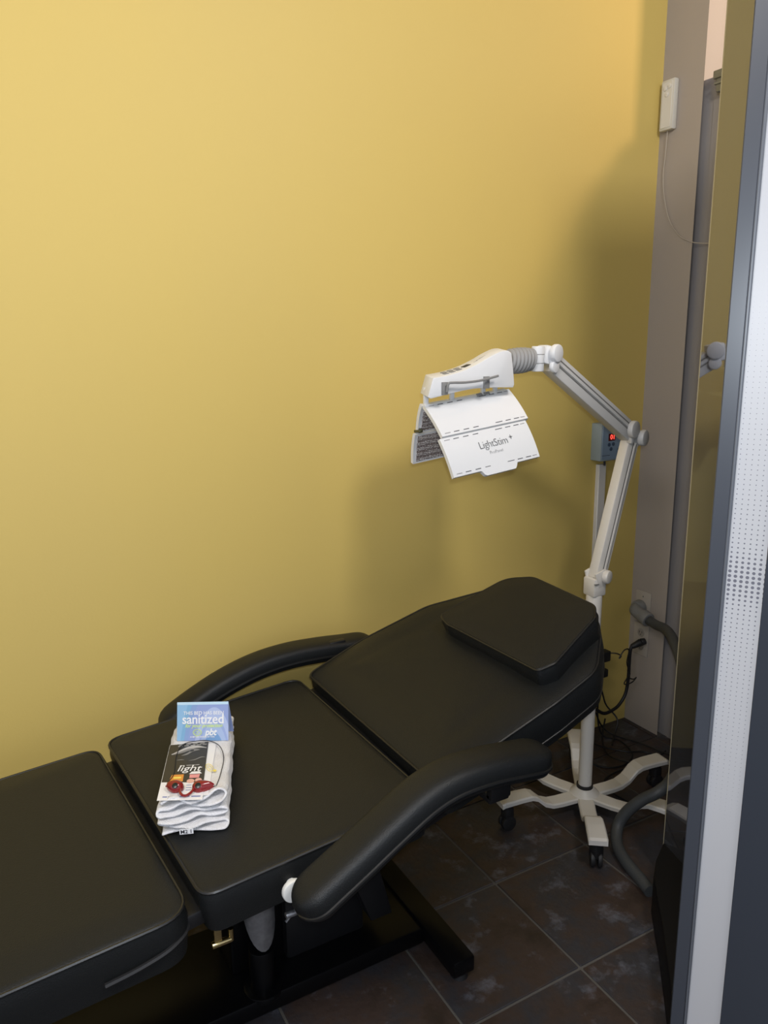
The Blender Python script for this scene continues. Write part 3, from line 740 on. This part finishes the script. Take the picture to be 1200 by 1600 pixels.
# folding panels: outer face to the camera, diodes on the inner face
U_ = V((.275, 0, .031)).normalized()
def panel(P00, P10, W_, wid, Lf=.0, notch=False, name='panel'):
    """P00->P10 along the ridge; W_ = direction down the face"""
    U = (P10-P00).normalized(); L = (P10-P00).length; W_ = (W_-U*W_.dot(U)).normalized(); N = U.cross(W_)
    if N.z < 0: N = -N
    th = .011; nu, nv = 48, 6; b = nb(); top = []; bot = []
    for j in range(nv+1):
        v = j/nv; rt_, rb = [], []
        for i in range(nu+1):
            u = i/nu; bow = .004*(1-(2*v-1)**2)
            skew = .010*v*v
            p = P00+U*(u*L)+W_*(v*wid)+N*(bow-.004)
            if notch and j == nv:
                k = max(0, min(1, (u-.31)/.03))*max(0, min(1, (.72-u)/.02)); p = p+W_*.015*k
            rt_.append(b.verts.new(p)); rb.append(b.verts.new(p-N*th))
        top.append(rt_); bot.append(rb)
    for j in range(nv):
        for i in range(nu):
            b.faces.new((top[j][i], top[j][i+1], top[j+1][i+1], top[j+1][i])); b.faces.new((bot[j][i], bot[j+1][i], bot[j+1][i+1], bot[j][i+1]))
    for i in range(nu):
        b.faces.new((top[0][i], bot[0][i], bot[0][i+1], top[0][i+1])); b.faces.new((top[nv][i], top[nv][i+1], bot[nv][i+1], bot[nv][i]))
    for j in range(nv):
        b.faces.new((top[j][0], top[j+1][0], bot[j+1][0], bot[j][0])); b.faces.new((top[j][nu], bot[j][nu], bot[j+1][nu], top[j+1][nu]))
    o = obj(name, b, WHITE, LAMP)
    b = nb(); c = P00+U*L/2+W_*wid/2-N*(th+.003); obox(b, c, (L*.93, wid*.86, .003), U, W_); obj('diode_array', b, LEDS, o, smooth=False)
    return o, U, W_, N, L
R0 = V((1.034, 1.650, 1.346)); R1 = V((1.306, 1.650, 1.3765))
d1 = V((0, -.0745, -.0745)); w1 = d1.length; d2 = V((0, -.050, -.092)); w2 = d2.length
slots = []
def slot_row(o, P, U, W_, N, L, v, spans):
    b = nb()
    for a_, c_ in spans: obox(b, P+U*L*(a_+c_)/2+W_*v+N*.0004, (L*(c_-a_), .0016, .0008), U, W_)
    pieces('vent_slot', b, GREYINK if len(spans) < 3 else DARKINK, o, smooth=False)
dash = [(.14, .20), (.25, .31), (.36, .42), (.62, .70), (.74, .80), (.84, .90)]
light_ = [(.04, .10), (.92, .97)]
# near side: upper and lower panel
oA, U, W_, N, L = panel(R0, R1, d1, w1); PA = oA
for v, sgn in ((.007, 1), (w1-.007, 1)):
    bow = -.004+.004*(1-(2*v/w1-1)**2); slot_row(oA, R0+N*bow, U, W_, N, L, v, dash); slot_row(oA, R0+N*bow, U, W_, N, L, v, light_)
b = nb(); c = R0+U*L*.67+W_*.004+N*.001
for e in (-1, 1): obox(b, c+U*e*.012, (.018, .009, .003), U, W_, .001, 1)
pieces('hinge', b, GREYD, oA)
q0 = R0+d1+V((.0, 0, -.006)); q1 = R1+d1+V((.0, 0, -.006))
oB, U, W_, N, L = panel(q0, q1, d2, w2, notch=True)
for v in (.007, w2-.007):
    bow = -.004+.004*(1-(2*v/w2-1)**2); slot_row(oB, q0+N*bow, U, W_, N, L, v, dash); slot_row(oB, q0+N*bow, U, W_, N, L, v, light_)
tc_ = q0+U*L*.55+W_*w2*.40+N*.0008
text('LightStim', .0285, mat('logo_grey', (.075, .075, .08), .5), oB, tc_-U*.004, U, -W_, N, offset=-.00045, spacing=.92, sx=.95)
text('+', .024, DARKINK, oB, tc_+U*.054-W_*.005, U, -W_, N, offset=-.0003)
text('ProPanel', .0118, mat('logo_pale_grey', (.25, .25, .26), .5), oB, tc_+W_*.023-U*.004, U, -W_, N, offset=-.0002)
# wall side pair
S0 = V((1.034, 1.676, 1.346)); S1 = V((1.306, 1.676, 1.3765)); e1 = V((0, .034, -.074)); e2 = V((0, .026, -.082))
oC, *_ = panel(S0, S1, e1, e1.length)
oD, *_ = panel(S0+e1+V((0, 0, -.005)), S1+e1+V((0, 0, -.005)), e2, e2.length)
b = nb()
for x0, z0 in ((1.05, 0), (1.24, .021)): box(b, x0-.012, x0+.012, 1.647, 1.680, 1.334+z0, 1.346+z0, .002)
pieces('ridge_hinge', b, WHITE, LAMP)
b = nb(); p = S0+e1+V((.012, -.012, .0)); obox(b, p, (.012, .030, .008), (1, 0, .1), (0, 1, -.1), .002, 1); cyl(b, p+V((-.003, -.015, .004)), p+V((.008, .012, .007)), .004, n=10)
obj('hinge', b, mat('olive_metal', (.12, .12, .07), .4, .6), oC)

# ------------------------------------------------------------------ wall things
TM = thing('wall_timer', (2.0, WY, 1.08), 'grey-blue wall timer box with a red digital readout', 'timer')
b = nb(); box(b, 1.957, 2.068, 1.950, WY, 1.079, 1.212, .003); tb_ = obj('case', b, TIMER, TM)
b = nb(); box(b, 1.962, 2.063, 1.9485, 1.951, 1.083, 1.208, .001, 1); obj('faceplate', b, TIMERF, TM)
b = nb(); box(b, 1.990, 2.022, 1.9475, 1.949, 1.150, 1.176); obj('display', b, LEDW, TM, smooth=False)
text('01', .024, LEDR, TM, V((2.009, 1.9472, 1.163)), (1, 0, 0), (0, 0, 1), (0, -1, 0), name='digit', offset=.0003)
for x, z in ((1.994, 1.137), (2.014, 1.138), (2.004, 1.121)):
    b = nb(); cyl(b, (x, 1.949, z), (x, 1.9465, z), .0068, n=14, bev=.0006); obj('button', b, BTN, TM)
b = nb(); cyl(b, (2.043, 1.950, 1.117), (2.043, 1.938, 1.117), .006, n=14); obox(b, (2.045, 1.934, 1.113), (.003, .010, .018), (1, 0, 0), (0, 1, 0), .001, 1); obj('key_lock', b, DARKINK, TM)
b = nb(); box(b, 1.962, 2.000, 1.9478, 1.9486, 1.098, 1.0995); obj('faceplate_seam', b, DARKINK, TM, smooth=False)
b = nb(); cyl(b, (2.003, 1.975, 1.058), (2.003, 1.975, 1.082), .004, n=8); obj('lead', b, DARKINK, TM)
b = nb(); box(b, 1.985, 2.020, 1.981, WY, .02, 1.061, .002, 1); tag(obj('cable_trunking', b, CREAMW, origin=(2.003, 1.99, .02)), 'white vertical cable trunking on the yellow wall below the timer', 'trunking')

HC = thing('wall_remote', (CX, 1.957, 2.18), 'small white remote control mounted high on the taupe wall', 'remote')
b = nb(); box(b, CX-.022, CX, 1.930, 1.986, 2.188, 2.345, .005); obj('case', b, OUTLET if 0 else mat('ivory_white', (.58, .56, .50), .45), HC)
b = nb(); box(b, CX-.0235, CX-.0215, 1.937, 1.979, 2.196, 2.337, .001, 1); fc = obj('faceplate', b, mat('ivory_face', (.64, .62, .57), .4), HC)
for y, z in ((1.965, 2.318), (1.949, 2.322), (1.958, 2.298)):
    b = nb(); cyl(b, (CX-.023, y, z), (CX-.0255, y, z), .0075, n=16, bev=.0006); obj('button', b, mat('ivory_button', (.66, .64, .6), .4), HC)
b = nb(); tube(b, [(CX-.010, 1.958, 2.189), (CX-.008, 1.962, 2.12), (CX-.006, 1.968, 2.05), (CX-.006, 1.958, 1.98), (CX-.006, 1.930, 1.90), (CX-.006, 1.885, 1.845), (CX-.004, 1.845, 1.822), (CX+.004, 1.815, 1.812), (2.222, 1.76, 1.806), (2.228, 1.66, 1.81), (2.228, 1.5, 1.83)], .0016, 6, k=8)
obj('cable', b, OUTLET, HC)

def outlet(z0, z1, label, top):
    t = thing('wall_outlet', (CX, 1.937, z0), label, 'outlet')
    b = nb(); box(b, CX-.005, CX, 1.902, 1.974, z0, z1, .002); pl = obj('cover_plate', b, OUTLET, t)
    zc = (z0+z1)/2
    for dz in ((.028, -.028) if not top else (.0,)):
        if top: continue
        b = nb(); cyl(b, (CX-.005, 1.938, zc+dz), (CX-.0065, 1.938, zc+dz), .0165, n=20, bev=.0005); s = obj('socket', b, mat('ivory_socket', (.30, .27, .23), .45), t)
        b = nb()
        for dy in (-.006, .006): box(b, CX-.0072, CX-.0062, 1.938+dy-.001, 1.938+dy+.001, zc+dz-.001, zc+dz+.007)
        cyl(b, (CX-.0062, 1.938, zc+dz-.007), (CX-.0072, 1.938, zc+dz-.007), .0022, n=8); obj('slot', b, DARKINK, s, smooth=False, kind='stuff')
    b = nb(); cyl(b, (CX-.005, 1.938, zc if not top else z1-.02), (CX-.0068, 1.938, zc if not top else z1-.02), .003, n=10); obj('screw', b, CHROME, t)
    return t
outlet(.433, .556, 'upper taupe wall outlet plate holding the fat grey plug', True)
outlet(.297, .425, 'lower outlet plate on the taupe wall with two sockets', False)
PC = thing('power_hose', (CX, 1.94, .0), 'thick grey hose with an elbow plug, looping to the floor behind the booth', 'hose')
b = nb(); cyl(b, (CX-.005, 1.946, .492), (CX-.035, 1.946, .492), .030, .027, n=24, bev=.004)
tube(b, [(CX-.020, 1.946, .492), (CX-.044, 1.935, .489), (CX-.050, 1.905, .482), (CX-.052, 1.885, .478)], .024, 14)
cyl(b, (CX-.051, 1.895, .481), (CX-.054, 1.862, .473), .0275, n=20, bev=.003); obj('plug', b, GREYPLUG, PC)
b = nb(); tube(b, [(CX-.053, 1.872, .475), (CX-.066, 1.815, .473), (2.12, 1.755, .482), (2.05, 1.66, .488), (1.96, 1.54, .44), (1.87, 1.44, .32), (1.76, 1.385, .215), (1.69, 1.375, .185), (1.655, 1.41, .145), (1.63, 1.445, .09), (1.605, 1.452, .045), (1.567, 1.415, .0205), (1.535, 1.35, .0185), (1.515, 1.28, .0185), (1.499, 1.228, .0185)], .0175, 16, k=10)
obj('hose', b, HOSEM, PC)

# black leads: a loose plug hanging near the lower outlet, its transformer blocks and the tangle on the floor
LD = thing('lamp_power_lead', (2.04, 1.97, .0), 'black lead with a loose hanging plug beside the lamp pole', 'power lead')
b = nb(); tube(b, [(2.155, 1.93, .352), (2.145, 1.93, .335), (2.142, 1.93, .29), (2.142, 1.93, .22), (2.132, 1.93, .155), (2.10, 1.93, .115), (2.06, 1.93, .10), (2.02, 1.93, .10), (1.99, 1.94, .12)], .0062, 10, k=8); obj('cord', b, CORDM, LD)
b = nb(); cyl(b, (2.150, 1.93, .345), (2.182, 1.915, .362), .010, .0145, n=16, bev=.002); cyl(b, (2.182, 1.915, .362), (2.198, 1.908, .366), .0145, .012, n=14, bev=.002); obj('plug', b, RUBBER, LD)
for z, s in ((.325, .034), (.255, .026)):
    t = thing('power_adapter', (2.03, 1.94, z-s/2), 'small black power adapter hanging behind the lamp pole, %s of the two' % ('upper' if z > .3 else 'lower'), 'adapter')
    b = nb(); box(b, 2.03-s/2, 2.03+s/2+.004, 1.955-s/2, 1.955+s/2, z-s*.6, z+s*.6, .004); obj('body', b, RUBBER, t)
    b = nb()
    if z > .3: tube(b, [(2.045, 1.95, .335), (2.07, 1.93, .335), (2.085, 1.92, .325), (2.075, 1.92, .318), (2.10, 1.92, .345), (2.125, 1.92, .34), (2.118, 1.92, .29), (2.135, 1.92, .25), (2.135, 1.92, .225), (2.16, 1.92, .212), (2.175, 1.92, .216), (2.15, 1.92, .20), (2.11, 1.92, .205), (2.14, 1.92, .24)], .0024, 6, k=6)
    else: tube(b, [(2.03, 1.955, .24), (2.03, 1.96, .20), (2.045, 1.96, .15), (2.06, 1.955, .11), (2.085, 1.92, .06), (2.05, 1.90, .012), (2.0, 1.86, .006)], .003, 6, k=6)
    obj('cord', b, CORDM, t)
random.seed(11)
floor_runs = [
    [(2.02, 1.955, .34), (2.015, 1.955, .20), (2.01, 1.95, .08), (2.02, 1.93, .008), (2.05, 1.87, .005), (2.02, 1.78, .005), (1.94, 1.74, .005), (1.87, 1.76, .005), (1.84, 1.83, .005), (1.90, 1.86, .008)],
    [(1.99, 1.95, .12), (2.03, 1.95, .04), (2.06, 1.92, .006), (2.10, 1.82, .006), (2.12, 1.74, .006), (2.14, 1.66, .006), (2.16, 1.55, .006)],
    [(1.98, 1.955, .12), (1.97, 1.95, .02), (1.95, 1.90, .006), (2.00, 1.80, .010), (2.07, 1.76, .006), (2.08, 1.69, .006), (1.99, 1.70, .006), (1.90, 1.72, .006), (1.80, 1.70, .006), (1.77, 1.62, .006), (1.80, 1.54, .006), (1.88, 1.53, .006)],
    [(2.05, 1.95, .06), (1.99, 1.90, .008), (1.93, 1.80, .010), (1.98, 1.72, .010), (2.05, 1.71, .006), (2.14, 1.73, .006)],
]
names = ['black cord coiling on the tiles behind the lamp base', 'black cord running along the taupe wall to the booth', 'black cord wandering under the lamp feet', 'black cord crossing the tangle by the skirting corner']
for pts, lb in zip(floor_runs, names):
    b = nb(); tube(b, pts, .0032, 7, k=8); tag(obj('floor_cord', b, CORDM, origin=(pts[3][0], pts[3][1], 0)), lb, 'cord', 'black cords behind the lamp')
# hinge bracket on top of the partition
b = nb(); box(b, 2.205, 2.285, 1.60, 1.795, 2.302, 2.326, .003); box(b, 2.210, 2.236, 1.60, 1.785, 2.262, 2.304, .003); box(b, 2.206, 2.225, 1.60, 1.790, 2.284, 2.292, .001, 1)
tag(obj('partition_bracket', b, mat('bracket_grey', (.20, .21, .20), .4, .4), origin=(2.25, 1.7, 2.29)), 'grey metal bracket on the top edge of the grey partition', 'bracket')

# ------------------------------------------------------------------ the booth on the right
BO = thing('tanning_booth', (1.55, .95, 0), 'tall dark booth with mirror-black side and a dotted white door strip', 'booth')
E1 = V((1.587, 1.266, 0)); ph = math.radians(17.6); dP = V((-math.sin(ph), -math.cos(ph), 0)); nP = V((-math.cos(ph), math.sin(ph), 0))
H0, H1 = .10, 2.30
# mirror-black side panel, faintly stiff sheet with rounded lower corner
b = nb(); prism(b, [E1+V((0, 0, H0)), E1+dP*.95+V((0, 0, H0)), E1+dP*.95+V((0, 0, H1)), E1+V((0, 0, H1))], -nP*.008); obj('side_panel', b, GLOSS, BO, smooth=False, label='mirror-black acrylic side panel')
b = nb(); prism(b, [E1-nP*.0081+V((0, 0, H0)), E1+V((0, 0, H0)), E1-dP*.004+V((0, 0, H0)), E1-dP*.004-nP*.0081+V((0, 0, H0))], (0, 0, H1-H0)); obj('panel_edge', b, EDGE, BO, smooth=False, label='acrylic panel edge with its highlight painted in')
# body behind the panel
bd = [E1-nP*.012+dP*.004, V((2.10, 1.30, 0)), V((2.16, .60, 0)), V((1.9, .1, 0)), E1+dP*.96-nP*.012]
b = nb(); prism(b, [p+V((0, 0, .10)) for p in bd], (0, 0, 2.2)); obj('body', b, PLINTH, BO, smooth=False)
fl = [(1.60, 1.275), (1.52, 1.232), (1.455, 1.185), (1.405, 1.13), (1.345, 1.062), (1.28, .993), (1.215, .925), (1.10, .815), (1.0, .72), (.96, .60), (1.3, .10), (2.0, .05), (2.16, .6), (2.10, 1.30), (1.7, 1.31)]
b = nb(); prism(b, [(x, y, 0) for x, y in fl], (0, 0, .115), .006); obj('plinth', b, PLINTH, BO)
# the door: slate post, pale trim, dotted film strip, curved glossy leaf
D0 = 1.13
def azp(a, d): a = math.radians(a); return V((math.sin(a)*d, math.cos(a)*d, 0))
dd = V((.545, -.839, 0)).normalized(); dn = V((-dd.y, dd.x, 0)); dn = dn if dn.dot(azp(54, 1)) < 0 else -dn
cL = azp(54.22, D0)
def along(az):  # distance along dd from cL where the sight line at az crosses the door plane
    a = azp(az, 1); det = a.x*(-dd.y)-a.y*(-dd.x); return (cL.x*a.y-cL.y*a.x)/(-(dd.x*a.y-dd.y*a.x))
s_l, s_t, s_r = along(52.95), along(54.02), along(56.66)
ZB, ZT = .12, 2.36
DOT = (.0076, .0069, 0.0)
film = dotted()
def slab(s0, s1, front, back, m, name, parent=BO, origin=None, **k):
    b = nb(); p = [cL+dd*s0+dn*front, cL+dd*s1+dn*front, cL+dd*s1-dn*back, cL+dd*s0-dn*back]
    prism(b, [q+V((0, 0, ZB)) for q in p], (0, 0, ZT-ZB), .0015, seg=1); return obj(name, b, m, parent, **k)
slab(s_l, s_t, .004, .030, MACH, 'door_post'); slab(s_t-.001, 0, .0045, .020, MACHL, 'door_trim')
# film in its own rotated space so the print follows the strip
fw = s_r; zc = 1.5-.292*D0
b = nb(); prism(b, [(0, 0, ZB-zc), (fw, 0, ZB-zc), (fw, .010, ZB-zc), (0, .010, ZB-zc)], (0, 0, ZT-ZB))
me = bpy.data.meshes.new('dotted_strip'); bmesh.ops.recalc_face_normals(b, faces=b.faces[:]); b.to_mesh(me); b.free(); me.materials.append(film)
st = bpy.data.objects.new('dotted_strip', me); COL.objects.link(st); st.parent = BO; ORG[st.name] = V(cL)
st.location = cL+V((0, 0, zc))-ORG[BO.name]; st.rotation_euler = (0, 0, math.atan2(dd.y, dd.x)); st['label'] = 'white strip with grey dots'
# curved leaf
pv = []; s0 = s_r+.0005
for i in range(15):
    t = i/14; pv.append(cL+dd*(s0+.26*t)+dn*(.004+.035*math.sin(PI*min(1, t*1.0))-.02*t))
b = nb(); prism(b, [p+V((0, 0, ZB)) for p in pv]+[p-dn*.03+V((0, 0, ZB)) for p in pv[::-1]], (0, 0, ZT-ZB)); obj('door_leaf', b, MACHD, BO)
